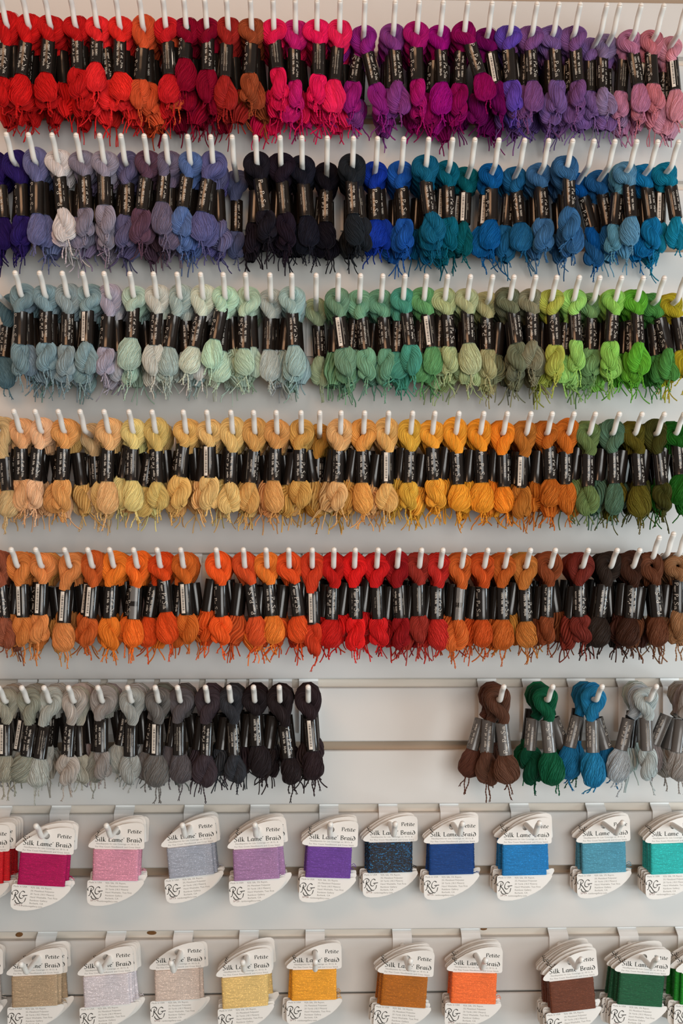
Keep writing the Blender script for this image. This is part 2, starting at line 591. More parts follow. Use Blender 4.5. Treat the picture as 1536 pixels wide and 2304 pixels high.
STROKES = {
    'S': ([[(.75, 1.32), (.55, 1.5), (.25, 1.4), (.2, 1.1), (.45, .8), (.7, .5), (.6, .1), (.3, 0), (.05, .15)]], .98),
    'i': ([[(.1, 1), (.15, .12), (.32, .05)], [(.1, 1.36), (.2, 1.3)]], .46),
    'l': ([[(.1, 1.6), (.15, .12), (.32, .05)]], .46),
    'k': ([[(.1, 1.6), (.12, 0)], [(.55, .95), (.15, .5), (.62, 0)]], .82),
    'L': ([[(.15, 1.5), (.15, .05)], [(.12, .05), (.75, .1)], [(0, 1.45), (.3, 1.5)]], .88),
    'a': ([[(.55, .9), (.2, .9), (.05, .4), (.2, .02), (.5, .3)], [(.55, .95), (.55, .1), (.72, .05)]], .84),
    'm': ([[(.05, 1), (.1, 0)], [(.1, .7), (.35, .95), (.45, .8), (.45, 0)], [(.45, .7), (.7, .95), (.85, .75), (.85, .1), (1.02, .05)]], 1.18),
    'e': ([[(.1, .5), (.5, .6), (.5, .85), (.25, .95), (.05, .5), (.2, .05), (.55, .12)]], .70),
    "'": ([[(.2, 1.5), (.06, 1.2)]], .34),
    'B': ([[(.15, 1.5), (.15, 0)], [(0, 1.45), (.5, 1.5), (.65, 1.2), (.45, .85), (.2, .8)], [(.45, .8), (.75, .5), (.6, .08), (.05, .03)]], .98),
    'r': ([[(.05, 1), (.12, 0)], [(.12, .65), (.35, .95), (.52, .85)]], .60),
    'd': ([[(.15, 1.45), (.5, 1.25), (.7, .6), (.55, .1), (.25, 0), (.05, .4), (.2, .85), (.6, .8)]], .88),
    'P': ([[(.15, 1.5), (.15, 0)], [(0, 1.4), (.45, 1.5), (.7, 1.2), (.5, .8), (.2, .75)]], .80),
    't': ([[(.15, 1.3), (.15, .15), (.3, .02), (.45, .1)], [(0, .95), (.42, .97)]], .54),
    'p': ([[(.05, .95), (.08, -.5)], [(.08, .7), (.35, .95), (.5, .5), (.3, .05), (.08, .2)]], .66),
    'o': ([[(.3, .95), (.06, .5), (.3, .03), (.55, .5), (.3, .95)]], .68),
}


def nib(strokes, nibv, n=12):
    """Broad-pen strokes: each polyline smoothed and swept by a slanted nib -> verts (.,2), quads."""
    V, Q, k = [], [], 0
    for s in strokes:
        s = np.asarray(s, float)
        c = catmull(s, n) if len(s) > 2 else np.linspace(s[0], s[1], 3)
        tn = np.gradient(c, axis=0)
        tn /= np.linalg.norm(tn, axis=1, keepdims=True) + 1e-9
        perp = np.stack([-tn[:, 1], tn[:, 0]], 1) * .035
        sgn = np.sign(np.sum(perp * nibv, 1, keepdims=True))
        sgn[sgn == 0] = 1
        off = np.asarray(nibv)[None] * .5 + perp * sgn
        V.append(np.stack([c - off, c + off], 1).reshape(-1, 2))
        m = len(c)
        i = np.arange(m - 1) * 2 + k
        Q.append(np.stack([i, i + 2, i + 3, i + 1], 1))
        k += 2 * m
    return np.concatenate(V), np.concatenate(Q)


def script(s, size, nibv, small=None):
    V, Q, x, k = [], [], 0.0, 0
    for j, c in enumerate(s):
        if c == ' ':
            x += .5
            continue
        st, adv = STROKES[c]
        f = small[j] if small else 1.0
        v, q = nib(st, np.array(nibv) / f)
        V.append(v * f + [x, 0])
        Q.append(q + k)
        k += len(v)
        x += adv * f
    return np.concatenate(V) * size, np.concatenate(Q), x * size


def add_round(mb, v2, tris=None, quads=None, u0=0, m=0):
    """Lettering that reads down the band: text x runs down, text y to the right."""
    P = wrap(u0 + v2[:, 1], -v2[:, 0]) * MM
    mb.add(P, quads, tris, m)


def band_print():
    mb = MB()
    # the makers' name in thin script, then the fibre and length line
    s = 'Pepper Pot Silk'
    sm = [1.25, .62, .62, .62, .62, .62, 1, 1.25, .8, .8, 1, 1.35, .8, .8, .8]
    v, q, w = script(s, 2.5, (.05, .035), sm)
    v[:, 0] *= 32.0 / w
    v[:, 0] -= 16
    add_round(mb, v, quads=q, u0=0.4)
    v, t = text2d('100% Silk  30yds', 3.1, 25)
    v[:, 0] -= 12.5
    add_round(mb, v, t, u0=-3.9)
    # thin rule and small line
    v, t = text2d('Lot 0257', 1.6, 8)
    v[:, 0] -= 4
    add_round(mb, v, t, u0=-11.2, m=1)
    u = np.array([-12.4, -12.0])
    P = np.stack([wrap(u, np.full(2, z)) for z in (-15, 15)]).reshape(-1, 3)
    mb.add(P * MM, [(0, 1, 3, 2)], m=1)
    # barcode: white patch with black bars on its inner half
    us = np.linspace(-19.0, -14.6, 5)
    P = np.stack([wrap(us, np.full(5, z)) for z in (-16.5, 16.5)])
    i = np.arange(10).reshape(2, 5)
    mb.add(P.reshape(-1, 3) * MM, np.stack([i[0, :-1], i[0, 1:], i[1, 1:], i[1, :-1]], -1))
    rng = np.random.default_rng(3)
    z = -13.0
    while z < 13:
        h = rng.choice([.28, .45, .8])
        us = np.linspace(-17.4, -15.2, 3)
        P = np.stack([wrap(us, np.full(3, zz), .16) for zz in (z, z + h)])
        i = np.arange(6).reshape(2, 3)
        mb.add(P.reshape(-1, 3) * MM, np.stack([i[0, :-1], i[0, 1:], i[1, 1:], i[1, :-1]], -1), m=2)
        z += h + rng.choice([.3, .5, .8])
    # the back: addresses
    for u0, s, w, sz in ((-23.4, 'info@planetearthfiber.com', 27, 2.1), (-26.0, 'www.planetearthfiber.com', 27, 2.1), (-28.4, 'Dry Clean Only', 12, 1.6)):
        v, t = text2d(s, sz, w)
        v[:, 0] -= w / 2
        add_round(mb, v, t, u0=u0, m=1)
    return mb.mesh('band_lettering', [M_WHITE, M_DIM, M_BLACKINK], False)


NAME_MESH = {}


def name_print(s):
    if s not in NAME_MESH:
        mb = MB()
        w = min(27, 1.62 * len(s))
        v, t = text2d(s, 2.7, w)
        v[:, 0] -= w / 2
        add_round(mb, v, t, u0=-8.4)
        NAME_MESH[s] = mb.mesh('colour_name', [M_WHITE], False)
    return NAME_MESH[s]


# ------------------------------------------------------------------ object helpers
def link(name, data, parent=None, mtx=None, color=None):
    o = bpy.data.objects.new(name, data)
    COL.objects.link(o)
    if parent is not None:
        o.parent = parent
    if mtx is not None:
        o.matrix_local = mtx
    if color is not None:
        o.color = (*color, 1)
    return o


def tag(o, label, cat=None, group=None, kind=None):
    o['label'] = label
    if cat:
        o['category'] = cat
    if group:
        o['group'] = group
    if kind:
        o['kind'] = kind
    return o


def box_mesh(name, lo, hi, m, bev=0.0):
    """Box with its four long (x) edges chamfered by bev."""
    (x0, y0, z0), (x1, y1, z1) = lo, hi
    b = bev
    prof = [(y0 + b, z0), (y1 - b, z0), (y1, z0 + b), (y1, z1 - b), (y1 - b, z1), (y0 + b, z1), (y0, z1 - b), (y0, z0 + b)]
    if b == 0:
        prof = [(y0, z0), (y1, z0), (y1, z1), (y0, z1)]
    n = len(prof)
    V = [(x0, y, z) for y, z in prof] + [(x1, y, z) for y, z in prof]
    q = [(i, i + n, (i + 1) % n + n, (i + 1) % n) for i in range(n)]
    t = [(0, k, k + 1) for k in range(1, n - 1)] + [(n, n + k + 1, n + k) for k in range(1, n - 1)]
    mb = MB()
    mb.add(V, q, t)
    return mb.mesh(name, [m], False)


ORD = ['', 'first', 'second', 'third', 'fourth', 'fifth', 'sixth', 'seventh', 'eighth', 'ninth', 'tenth', 'eleventh', 'twelfth', 'thirteenth',
       'fourteenth', 'fifteenth', 'sixteenth', 'seventeenth', 'eighteenth', 'nineteenth', 'twentieth', 'twenty-first', 'twenty-second',
       'twenty-third', 'twenty-fourth', 'twenty-fifth', 'twenty-sixth', 'twenty-seventh', 'twenty-eighth', 'twenty-ninth', 'thirtieth',
       'thirty-first', 'thirty-second', 'thirty-third', 'thirty-fourth']

# ------------------------------------------------------------------ the slatted wall and floor
PITCH = 0.0763
G6 = at(705, 1527.5, 0).z                    # lower edge of the board above the sixth row
GAP = 0.0108
XL, XR = -1.5, 1.6
wall = link('wall_back', box_mesh('backing_board', (XL, 0.0115, 0.0), (XR, 0.03, 2.5), M_BACK))
tag(wall, 'cream painted slatted display wall behind all the hooks', kind='structure')
slat_me = box_mesh('slat', (XL, 0.0, -(PITCH - GAP)), (XR, 0.0115, 0.0), M_SLAT, 0.0012)
tall_me = box_mesh('slat', (XL, 0.0, -(PITCH - GAP)), (XR, 0.0115, 0.0085), M_SLAT, 0.0012)
for k in range(-15, 16):
    z = G6 + k * PITCH - GAP
    if z - PITCH < 0 or z > 2.49:
        continue
    o = link('slat', tall_me if k == -5 else slat_me, wall)
    o.location = (0, 0, z)
M_GROOVE = mat('brown_groove_strip', (168, 150, 131), 0.7, 0.2, paint)
strip_me = box_mesh('groove_strip', (XL, 0.0098, -GAP), (XR, 0.0114, 0.0), M_GROOVE)
for k in range(-13, 14, 2):  # browner strip at the back of every other groove
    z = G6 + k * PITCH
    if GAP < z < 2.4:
        o = link('groove_strip', strip_me, wall)
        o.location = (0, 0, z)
floor = link('floor', box_mesh('floor', (-2.4, -3.6, -0.02), (2.6, 0.03, 0.0), M_FLOOR))
tag(floor, 'plain grey floor in front of the slatted wall', kind='structure')
for px, py, r in ((43, 2103, .0034), (341, 2099, .0036), (1088, 2090, .0026)):
    mb = MB()
    n = 12
    a = np.arange(n) / n * 2 * np.pi
    rr = 1 + .13 * np.sin(2 * a + px)
    ring = lambda s, y: np.stack([r * 1.5 * s * rr * np.cos(a), np.full(n, y), r * .8 * s * rr * np.sin(a)], 1)
    V = np.concatenate([ring(1, 0.0003), ring(.7, -.0008), ring(.35, -.0004), [[0, -.0002, 0]]])
    q = [(k * n + i, k * n + (i + 1) % n, (k + 1) * n + (i + 1) % n, (k + 1) * n + i) for k in (0, 1) for i in range(n)]
    mb.add(V, q, [(2 * n + i, 2 * n + (i + 1) % n, 3 * n) for i in range(n)])
    o = link('wood_knot', mb.mesh('wood_knot', [M_KNOT]), wall)
    o.location = at(px, py, 0.0112)
    o['label'] = 'bare brown patch of wood inside the groove'

# ------------------------------------------------------------------ peg hooks
BEND, TIPY, TIPZ, HR = 0.088, 0.111, 0.0205, 0.0031


def prong_mesh():
    pts = [(0, -.001, 0), (0, -.03, 0), (0, -.06, 0), (0, -BEND + .006, 0), (0, -BEND, .0009), (0, -BEND - .005, .0045),
           (0, -BEND - .013, .0118), (0, -TIPY + .0013, TIPZ - .0042), (0, -TIPY, TIPZ - .003)]
    C = catmull(pts, 40)
    d = C[-1] - C[-2]
    d /= np.linalg.norm(d)
    ext = [C[-1] + d * HR * s for s in (.35, .65, .87, .97, 1.0)]
    C = np.vstack([C, ext])
    R = np.concatenate([np.full(40, HR), HR * np.sqrt(1 - np.array([.35, .65, .87, .97, .9999]) ** 2)])
    v, q, t = tubes(C[None], R[None], 14, ref=(1, 0, 0), caps=True)
    mb = MB()
    mb.add(v, q, t)
    return mb.mesh('prong', [M_HOOK])


def bracket_mesh():
    # profile in (y, z) relative to the prong; lip reaches up into the groove, plate lies on the board below
    g = 0.0184
    prof = [(.0095, g + .004), (.0095, g - .004), (.0030, g - .0075), (-.0012, g - .0100), (-.0012, g - .066)]
    th = 0.0019
    outer = np.array(prof)
    d = np.gradient(outer, axis=0)
    d /= np.linalg.norm(d, axis=1, keepdims=True)
    nrm = np.stack([d[:, 1], -d[:, 0]], 1)
    inner = outer + nrm * th
    ring = np.vstack([outer, inner[::-1]])
    n = len(ring)
    hw = 0.0117
    V = [(-hw, y, z) for y, z in ring] + [(hw, y, z) for y, z in ring]
    q = [(i, (i + 1) % n, (i + 1) % n + n, i + n) for i in range(n)]
    m = len(prof)
    for s in (0, n):
        for i in range(m - 1):
            q.append((s + i, s + i + 1, s + n - 2 - i, s + n - 1 - i))
    mb = MB()
    mb.add(V, q)
    return mb.mesh('bracket', [M_BRACKET], False)


PRONG, BRACKET = prong_mesh(), bracket_mesh()
ROWNAME = {1: 'top row', 2: 'second row', 3: 'third row', 4: 'fourth row', 5: 'fifth row', 6: 'sixth row', 7: 'upper card row', 8: 'lower card row'}


def row_z(r):
    return G6 + (6 - r) * 2 * PITCH - 0.0184


def hook_x(tipx, r):
    return at(tipx, 0, -TIPY).x


def make_hook(r, tipx, label, lift=0.0):
    root = link('peg_hook', None)
    root.empty_display_size = .01
    root.location = (hook_x(tipx, r), 0, row_z(r))
    link('bracket', BRACKET, root)
    p = link('prong', PRONG, root)
    if lift:
        p.rotation_euler = (-lift, 0, 0)
    tag(root, label, 'hook', 'white peg hooks of the ' + ROWNAME[r])
    return root


# ------------------------------------------------------------------ colour words
PAL = [('scarlet', 200, 12, 14), ('bright red', 218, 24, 26), ('crimson', 185, 15, 28), ('dark crimson', 128, 2, 36), ('brick red', 150, 40, 30), ('burnt orange', 198, 76, 28),
       ('rust brown', 150, 66, 32), ('hot pink', 220, 8, 82), ('magenta', 180, 8, 105), ('purple', 130, 40, 128), ('plum', 100, 4, 80), ('blue violet', 76, 42, 170),
       ('lavender', 115, 78, 150), ('mauve', 138, 106, 150), ('dusty pink', 188, 108, 130), ('pale pink', 202, 132, 150), ('indigo', 38, 24, 92), ('slate blue', 90, 95, 150),
       ('silver white', 200, 196, 198), ('grey lavender', 130, 122, 148), ('dull plum', 90, 62, 82), ('cornflower blue', 74, 104, 166), ('near-black purple', 32, 24, 36),
       ('black', 26, 24, 30), ('charcoal', 52, 50, 54), ('royal blue', 12, 55, 155), ('azure blue', 12, 84, 155), ('teal', 0, 90, 108), ('steel blue', 45, 100, 150), ('sky blue', 70, 140, 170),
       ('turquoise blue', 0, 110, 155), ('dusty teal', 80, 118, 134), ('pale grey blue', 120, 152, 162), ('pale lilac grey', 160, 160, 176), ('pale mint', 165, 205, 178),
       ('pale grey green', 186, 196, 186), ('sage green', 152, 176, 130), ('sea green', 95, 158, 124), ('jade green', 55, 150, 125), ('leaf green', 75, 160, 60), ('lime green', 130, 195, 80),
       ('olive grey', 115, 118, 88), ('yellow green', 165, 176, 56), ('khaki', 165, 166, 106), ('chartreuse', 165, 155, 12), ('sand', 205, 170, 110), ('peach', 225, 180, 130),
       ('pale yellow', 220, 205, 120), ('honey', 205, 150, 72), ('mustard', 195, 145, 40), ('golden yellow', 226, 155, 25), ('amber', 230, 132, 12), ('ochre', 175, 98, 20),
       ('moss green', 95, 114, 60), ('dark sea green', 65, 105, 80), ('olive', 84, 75, 16), ('dark olive', 60, 60, 20), ('forest green', 20, 84, 30), ('caramel', 206, 126, 50),
       ('orange', 228, 108, 16), ('orange red', 212, 72, 18), ('red brown', 112, 46, 32), ('dark brown', 60, 38, 28), ('brown', 94, 56, 38), ('tan', 142, 98, 62),
       ('grey', 148, 145, 138), ('mid grey', 98, 98, 97), ('bottle green', 10, 75, 50), ('peacock blue', 16, 110, 155), ('pale blue grey', 166, 180, 181)]


def cname(c):
    return min(PAL, key=lambda p: (p[1] - c[0]) ** 2 * .9 + (p[2] - c[1]) ** 2 * 1.2 + (p[3] - c[2]) ** 2)[0]


GAIN = 1.12


def albedo(c, grey=.32):
    r, g, b = (lin(x) * GAIN for x in c)
    lum = .25 * r + .6 * g + .15 * b
    sat = (max(c) - min(c)) / max(c)
    m = .05 + grey * (.6 if c[0] > c[2] + 20 else 1) * (1 - sat)          # dyed silk is a touch greyer than its brightest glints
    r, g, b = (x + (lum - x) * m for x in (r, g, b))
    return tuple(min(.86, max(.004, x)) for x in (r, g, b))


# ------------------------------------------------------------------ skeins: meshes
def finish(name, arr):
    v, q, t, mi = arr
    return make_mesh(name, v, q, t, mi, [M_YARN])


LOOPS = [finish('hanging_loop', loop_mesh(s, True, s % 4 == 3)) for s in range(12)]
LONGS = [finish('hanging_loop', loop_mesh(40 + s, True, s == 2, 9.0)) for s in range(3)]
COILS = [finish('lower_coil', coil_mesh(s, k)) for s, k in enumerate([0, 1, 0, 2, 1, 0, 2, 0, 1, 0, 2, 1, 0, 0])]
TAILS = [finish('thread_tail', tail_mesh(s)) for s in range(16)]
_b = band_mesh()
BAND = _b.mesh('paper_band', [M_BAND])
BANDG = _b.mesh('paper_band', [M_BANDG])
PRINT = band_print()
_t = MB()
_us = np.linspace(-4.5, 3.5, 8)
_P = np.concatenate([np.stack([wrap(_us, np.full(8, z), .30) for z in (-BH / 2 + .3, -4)]), np.stack([wrap(_us, np.full(8, z), .30) for z in (1.5, BH / 2 - .3)])])
for k in (0, 2):
    i = np.arange(16).reshape(2, 8)
    _t.add(_P[k:k + 2].reshape(-1, 3) * MM, np.stack([i[0, :-1], i[0, 1:], i[1, 1:], i[1, :-1]], -1))
TAPE = _t.mesh('clear_tape', [M_TAPE])
FACE = {'P': -1.8, 'N': -7.0, 'B': -14.2, 'W': -24.5, 'S': 8.5, 'Q': 3.0}
RMEAN = (BW + BD) / 2


def ry(a):
    return Matrix.Rotation(a, 4, 'Y')


def skein(r, hx, Y, bc, tilt, cvec, col, code, label, group, cname_=None, rng=random, detail=2, grey=False):
    """A twisted hank on a hook: hx hook x, Y depth, bc band centre, tilt of the band, cvec towards the coil."""
    z0 = row_z(r)
    root = link('thread_skein', None)
    root.empty_display_size = .01
    root.location = (hx, Y, z0)
    tag(root, label, 'thread skein', group)
    c = tuple(x * rng.uniform(.95, 1.05) for x in albedo(col))
    O = Vector((hx, Y, z0))
    b = bc - O
    up = Vector((math.sin(tilt), 0, math.cos(tilt)))
    top = b + up * (BH / 2 * MM)
    ln = max(.0125, -top.z)
    sz = ln / .0195
    lean = math.atan2(top.x, -top.z) if top.z < -.004 else 0
    lean = max(-.5, min(.5, lean))
    sx = rng.uniform(.88, 1.0)
    pick = rng.choice(LOOPS)
    if sz > 1.14:
        pick = rng.choice(LONGS)
        sz = ln / .0285
    link('hanging_loop', pick, root, ry(-lean) @ Matrix.Diagonal((sx, rng.uniform(.9, 1.0), max(.8, min(1.2, sz)), 1)), c)
    flip = 'u' in code
    face = FACE.get(code[0], 0)
    spin = -(face + rng.uniform(-.8, .8)) / RMEAN
    m = Matrix.Translation(b) @ ry(tilt) @ (ry(math.pi) if flip else Matrix())
    bs = rng.uniform(.94, 1.02)
    # turn the band about its own axis, keeping its oval section
    ov = Matrix.Diagonal((BW, BD, 1, 1)) @ Matrix.Rotation(spin, 4, 'Z') @ Matrix.Diagonal((1 / BW, 1 / BD, 1, 1))
    band = link('paper_band', BANDG if grey else BAND, root, m @ Matrix.Diagonal((bs, bs, 1, 1)))
    link('band_lettering', PRINT, band, ov)
    if detail >= 2 and cname_:
        link('colour_name', name_print(cname_), band, ov)
    if 't' in code:
        tp = link('clear_tape', TAPE, band)
        tp['label'] = 'strip of shiny clear tape'
    bot = b - up * (BH / 2 * MM)
    ca = math.atan2(-cvec[0], -cvec[1]) if cvec else tilt
    ca = max(-.6, min(.6, ca))
    L = rng.uniform(.88, 1.08) * (1.1 if grey else 1)
    fx = rng.uniform(.92, 1.12) * (1.08 if grey else 1) * rng.choice((1, 1, 1, -1))
    cm = Matrix.Translation(bot) @ ry(ca)
    link('lower_coil', rng.choice(COILS), root, cm @ Matrix.Diagonal((fx, rng.uniform(.9, 1.05), L, 1)), c)
    end = cm @ Vector((0, 0, -.033 * L))
    for k in range(rng.choice((2, 3, 3)) if detail == 2 else 2):
        link('thread_tail', rng.choice(TAILS), root, Matrix.Translation(end + Vector((rng.uniform(-.003, .003), rng.uniform(-.003, .001), .002))) @ Matrix.Rotation(rng.uniform(-.9, .9), 4, 'Z') @ ry(rng.uniform(-.25, .25)), c)
    return root


# ------------------------------------------------------------------ skeins: where they hang
# hook tip x | band centre x,y | coil centre x,y | photographed r,g,b | side of the band that shows (P script, N name, B barcode, W address, S seam; d/u reading down or up, t taped)
ROWS = {
1: """0|8,140|5,200|190,10,10|Pd
50|52,134|47,191|196,12,12|Pd
100|106,130|108,195|190,10,12|Pd
158|174,122|176,173|185,10,15|Pu
208|217,107|220,173|225,25,30|Pu
260|269,129|272,193|215,30,20|Pd
313|318,146|313,213|200,75,30|Sd
366|379,134|382,200|195,15,25|Wd
413|416,98|418,169|130,0,35|Sd
460|467,124|465,185|125,0,35|Pd
509|508,139|510,206|150,30,25|Wd
563|564,132|559,201|150,65,30|Sd
614|620,120|632,190|215,5,75|Wd
664|662,149|668,208|190,10,105|Pd
713|717,135|710,196|220,5,85|Wd
765|756,146|750,210|225,15,85|Wd
821|835,157|849,210|140,20,125|Pd
+821|800,152|796,212|150,15,120|Pu
889|891,152|896,215|125,45,130|Pd
943|937,146|942,203|165,5,105|Sd
997|993,152|993,206|150,0,115|Pd
1052|1068,134|1087,196|130,0,80|Qd
1107|1111,156|1118,217|100,0,80|Bd|PRUNE 131
1157|1146,149|1158,217|92,58,165|Sd
1208|1195,149|1199,213|120,65,135|Pd|VIOLET 123
1257|1250,149|1250,217|110,75,150|Qd
1305|1297,149|1297,210|115,70,135|Pu
1365|1326,173|1335,230|125,85,155|Wd
1394|1354,166|1368,217|135,105,150|Pd|LILAC 122
1442|1429,157|1437,215|180,110,150|Pd|ORCHID 213
1493|1466,156|1476,217|190,105,125|Sd
1543|1514,169|1517,230|200,130,150|Bd|CROCUS 215""",
2: """-40|5,456|2,520|35,20,80|Pu
14|49,452|44,507|40,25,95|Sd
64|83,446|81,513|95,100,155|Sd
117|137,436|146,500|200,195,200|Qu
171|191,434|190,500|125,115,145|Pd
224|234,427|240,485|140,130,155|Wd
272|286,451|281,517|90,85,130|Pd
324|323,437|318,500|90,60,80|Pu
371|367,420|371,486|100,90,120|Pd
422|416,432|413,500|75,105,165|Pu
474|460,442|457,505|85,85,145|Pu
522|532,488|532,547|75,85,125|Pd
575|590,441|598,496|30,25,35|Qd
630|637,447|645,513|32,24,36|Wd
679|685,452|693,520|25,27,38|Wd
736|733,466|733,534|24,20,30|Pu
795|793,447|801,510|30,36,44|Pu
849|843,461|849,523|10,50,150|Qd
908|906,459|910,520|15,80,165|Qd
964|962,446|977,507|5,90,125|Pd
1018|1008,457|1008,520|0,90,115|Pd
1068|1045,469|1043,534|0,85,95|Bd|BLUEGRASS 119
1122|1105,461|1102,527|0,85,150|Sd
1180|1165,468|1170,523|15,90,135|Pu
1234|1219,459|1222,523|45,105,155|Pd
1288|1280,434|1277,507|40,95,145|Pd
1336|1322,480|1332,540|0,80,150|Sd
1383|1361,473|1371,527|20,85,140|Pd
1432|1417,454|1415,520|70,140,170|Pu
1479|1459,459|1465,530|0,105,160|Nd|ENAMEL 116
1526|1514,456|1517,523|0,115,150|Nd|CLOISONNE 123""",
3: """-20|12,769|14,830|75,115,130|Pu
34|46,740|47,810|105,135,150|Sd
89|103,737|108,810|115,150,160|Pu
140|151,742|149,810|125,155,165|Nd|HYDROGEN 257
186|196,737|196,810|120,155,160|Bd|ILLUSION 138
234|241,747|237,817|160,160,175|Sd
292|298,725|294,793|155,195,170|Pd
345|350,742|345,810|185,195,185|Pu
398|386,746|382,813|150,175,170|Sd
451|443,746|426,810|195,205,190|Pu
502|491,729|479,793|170,210,180|Sd
552|549,749|556,817|160,195,165|Pu
607|605,752|607,820|165,185,175|Wd
656|658,742|664,806|140,180,175|Pd
711|717,769|720,837|150,175,130|Nd|PISTACHIO 078
761|767,749|781,813|95,150,110|Bd|JUNIPER BERRY 162
811|818,752|822,820|100,165,130|Nu|STRATOSPHERE 173
861|866,751|869,817|90,160,125|Nu|POOL 152
911|918,742|923,803|55,150,125|Nd|SCUBA 177
959|965,746|970,810|80,155,85|Bd|ARTICHOKE 077
1007|1008,746|1008,810|160,180,125|Pd
1058|1052,737|1058,806|165,180,130|Nd|HONEYDEW 085
1108|1095,752|1097,817|165,165,105|Pu
1156|1158,737|1162,803|105,110,80|Nd|CARDAMON 147
1205|1197,734|1195,793|125,125,95|Pu
1252|1246,742|1246,806|165,175,55|Pu
1303|1293,732|1295,800|140,195,90|Nd|FROGGIE 229
1349|1329,752|1327,817|100,150,80|Pd
1398|1376,734|1370,803|134,192,72|Pd
1447|1434,737|1436,810|85,160,30|Pd
1494|1493,752|1500,817|62,135,48|Sd
1540|1529,752|1532,817|165,155,10|Wd""",
4: """-20|15,1067|14,1127|200,165,110|Nu
31|47,1044|51,1113|215,165,100|Pd
79|82,1045|81,1120|225,180,130|Pd
131|141,1044|140,1117|215,155,80|Pd
180|213,1062|215,1125|205,175,120|Nd|SOUFFLE 217
234|241,1047|242,1113|220,175,105|Pd
290|297,1045|298,1117|220,205,120|Nu|CHARDONNAY 022
342|352,1049|357,1117|205,170,90|Pu
412|408,1037|406,1108|215,175,85|Nu|COMET 101
465|470,1039|472,1110|220,180,105|Bd|POPCORN 044
519|519,1052|517,1120|215,185,100|Pu
570|567,1050|559,1117|205,150,75|Nd|HONEY 041
621|617,1045|620,1113|205,145,75|Pd
677|674,1047|678,1113|200,150,65|Pd
719|713,1067|713,1127|190,135,40|Nd|BANANA 045
767|759,1049|761,1115|215,170,100|Qd
820|815,1050|820,1123|215,150,60|Pd
874|871,1052|869,1113|215,165,90|Bd|BANANA 045
928|921,1050|918,1120|210,165,40|Pd
978|974,1044|981,1117|225,155,30|Pd|PAPAYA 046
1032|1028,1054|1031,1117|230,155,20|Qd
1088|1082,1050|1087,1120|225,145,15|Qd
1141|1133,1059|1133,1120|230,130,10|Nd|CITRUS 219
1194|1173,1062|1175,1120|170,100,25|Bd
1242|1236,1042|1233,1106|180,95,15|Pd
1291|1272,1054|1277,1120|185,100,15|Pd
1339|1322,1059|1322,1123|95,115,60|Pd
1393|1380,1052|1378,1117|65,105,80|Pd
1444|1436,1057|1436,1117|85,75,15|Pd
1494|1485,1054|1490,1113|60,60,20|Nd|AVOCADO 088
1538|1527,1032|1524,1106|20,85,15|Pd""",
5: """-25|5,1354|10,1417|145,75,50|Pd
25|50,1352|47,1417|205,120,45|Bd|BUTTERCREAM 052
80|92,1347|90,1413|215,135,60|Bd|SHALLOT 209
145|146,1364|149,1427|205,130,60|Bd
197|205,1354|196,1420|190,90,25|Bd|CARAMEL 053
246|248,1354|249,1420|225,115,15|Pd
300|303,1356|301,1423|230,105,15|Sdt
353|371,1340|376,1410|205,70,10|Qd|TANG 212
406|418,1347|423,1417|200,95,20|Bd|SQUASH 211
486|497,1351|494,1417|230,85,15|Sd
547|568,1351|573,1417|205,75,25|Qu
598|607,1349|613,1415|225,115,25|Pd
649|668,1349|669,1410|220,75,15|Qd
702|705,1368|706,1430|205,55,20|Bd
751|747,1357|745,1417|185,20,15|Pu
799|800,1356|798,1420|215,15,15|Qd
850|849,1356|852,1417|195,15,20|Wd
897|899,1354|901,1420|140,15,20|Nu|SRIRACHA 183
948|941,1349|945,1413|150,40,30|Wu
996|982,1356|987,1420|185,35,25|Pd
1045|1033,1359|1024,1420|195,90,25|Wdt
1097|1085,1357|1089,1420|190,75,15|Sd
1144|1131,1357|1134,1423|185,90,20|Pd
1193|1182,1361|1187,1420|180,110,35|Pd
1249|1231,1352|1229,1415|125,60,30|Pu
1323|1304,1351|1310,1417|110,40,30|Pd|ROOT BEER 058
1388|1353,1352|1351,1417|45,35,30|Pd
1439|1420,1354|1409,1420|60,35,25|Pu
1485|1476,1351|1480,1417|95,55,35|Qu
1545|1527,1342|1520,1410|140,95,60|Sd""",
6: """-3|12,1662|14,1730|150,145,130|Bd
49|66,1664|37,1727|140,135,120|Pu
99|95,1669|86,1737|165,163,155|Wu
154|155,1664|156,1732|170,160,150|Pu
+154|178,1664|182,1728|168,160,150|Nu
220|228,1654|234,1720|140,135,130|Nu|BLIZZARD 238
287|294,1664|294,1727|150,153,148|Wu
349|352,1661|355,1720|100,100,98|Bd|SHALE 090
399|403,1661|406,1720|85,80,82|Wd
462|465,1662|460,1723|60,48,58|Pu
515|525,1662|529,1727|50,52,60|Nd|CAVIAR 008
570|576,1640|583,1713|40,32,36|Pd
628|644,1668|652,1730|42,32,34|Pd
693|701,1652|706,1717|48,35,38|Bd
1133|1133,1662|1139,1723|90,55,42|Qug
+1133|1097,1656|1100,1720|94,58,44|Pug
+1133|1072,1652|1060,1713|86,52,40|Nug
1243|1233,1656|1243,1717|10,85,55|Qugt
+1243|1195,1652|1204,1713|8,66,44|Nug|AMBER V 210
+1243|1256,1649|1273,1700|10,72,48|Sug
1354|1332,1656|1338,1717|15,110,155|Nug|HAND PAINT
+1354|1290,1646|1287,1710|12,100,145|Nug|HAND PAINT
+1354|1352,1650|1364,1692|12,92,138|Sug
1476|1454,1652|1459,1713|165,180,180|Wug
+1476|1405,1652|1400,1713|160,175,176|Pug
1585|1527,1656|1535,1722|140,135,128|Sug
+1585|1485,1642|1478,1700|136,131,124|Nug
+1585|1506,1649|1504,1710|134,130,122|Sug""",
}
HANG = 0.0365      # hook to band centre
fronts, hooks = [], {}
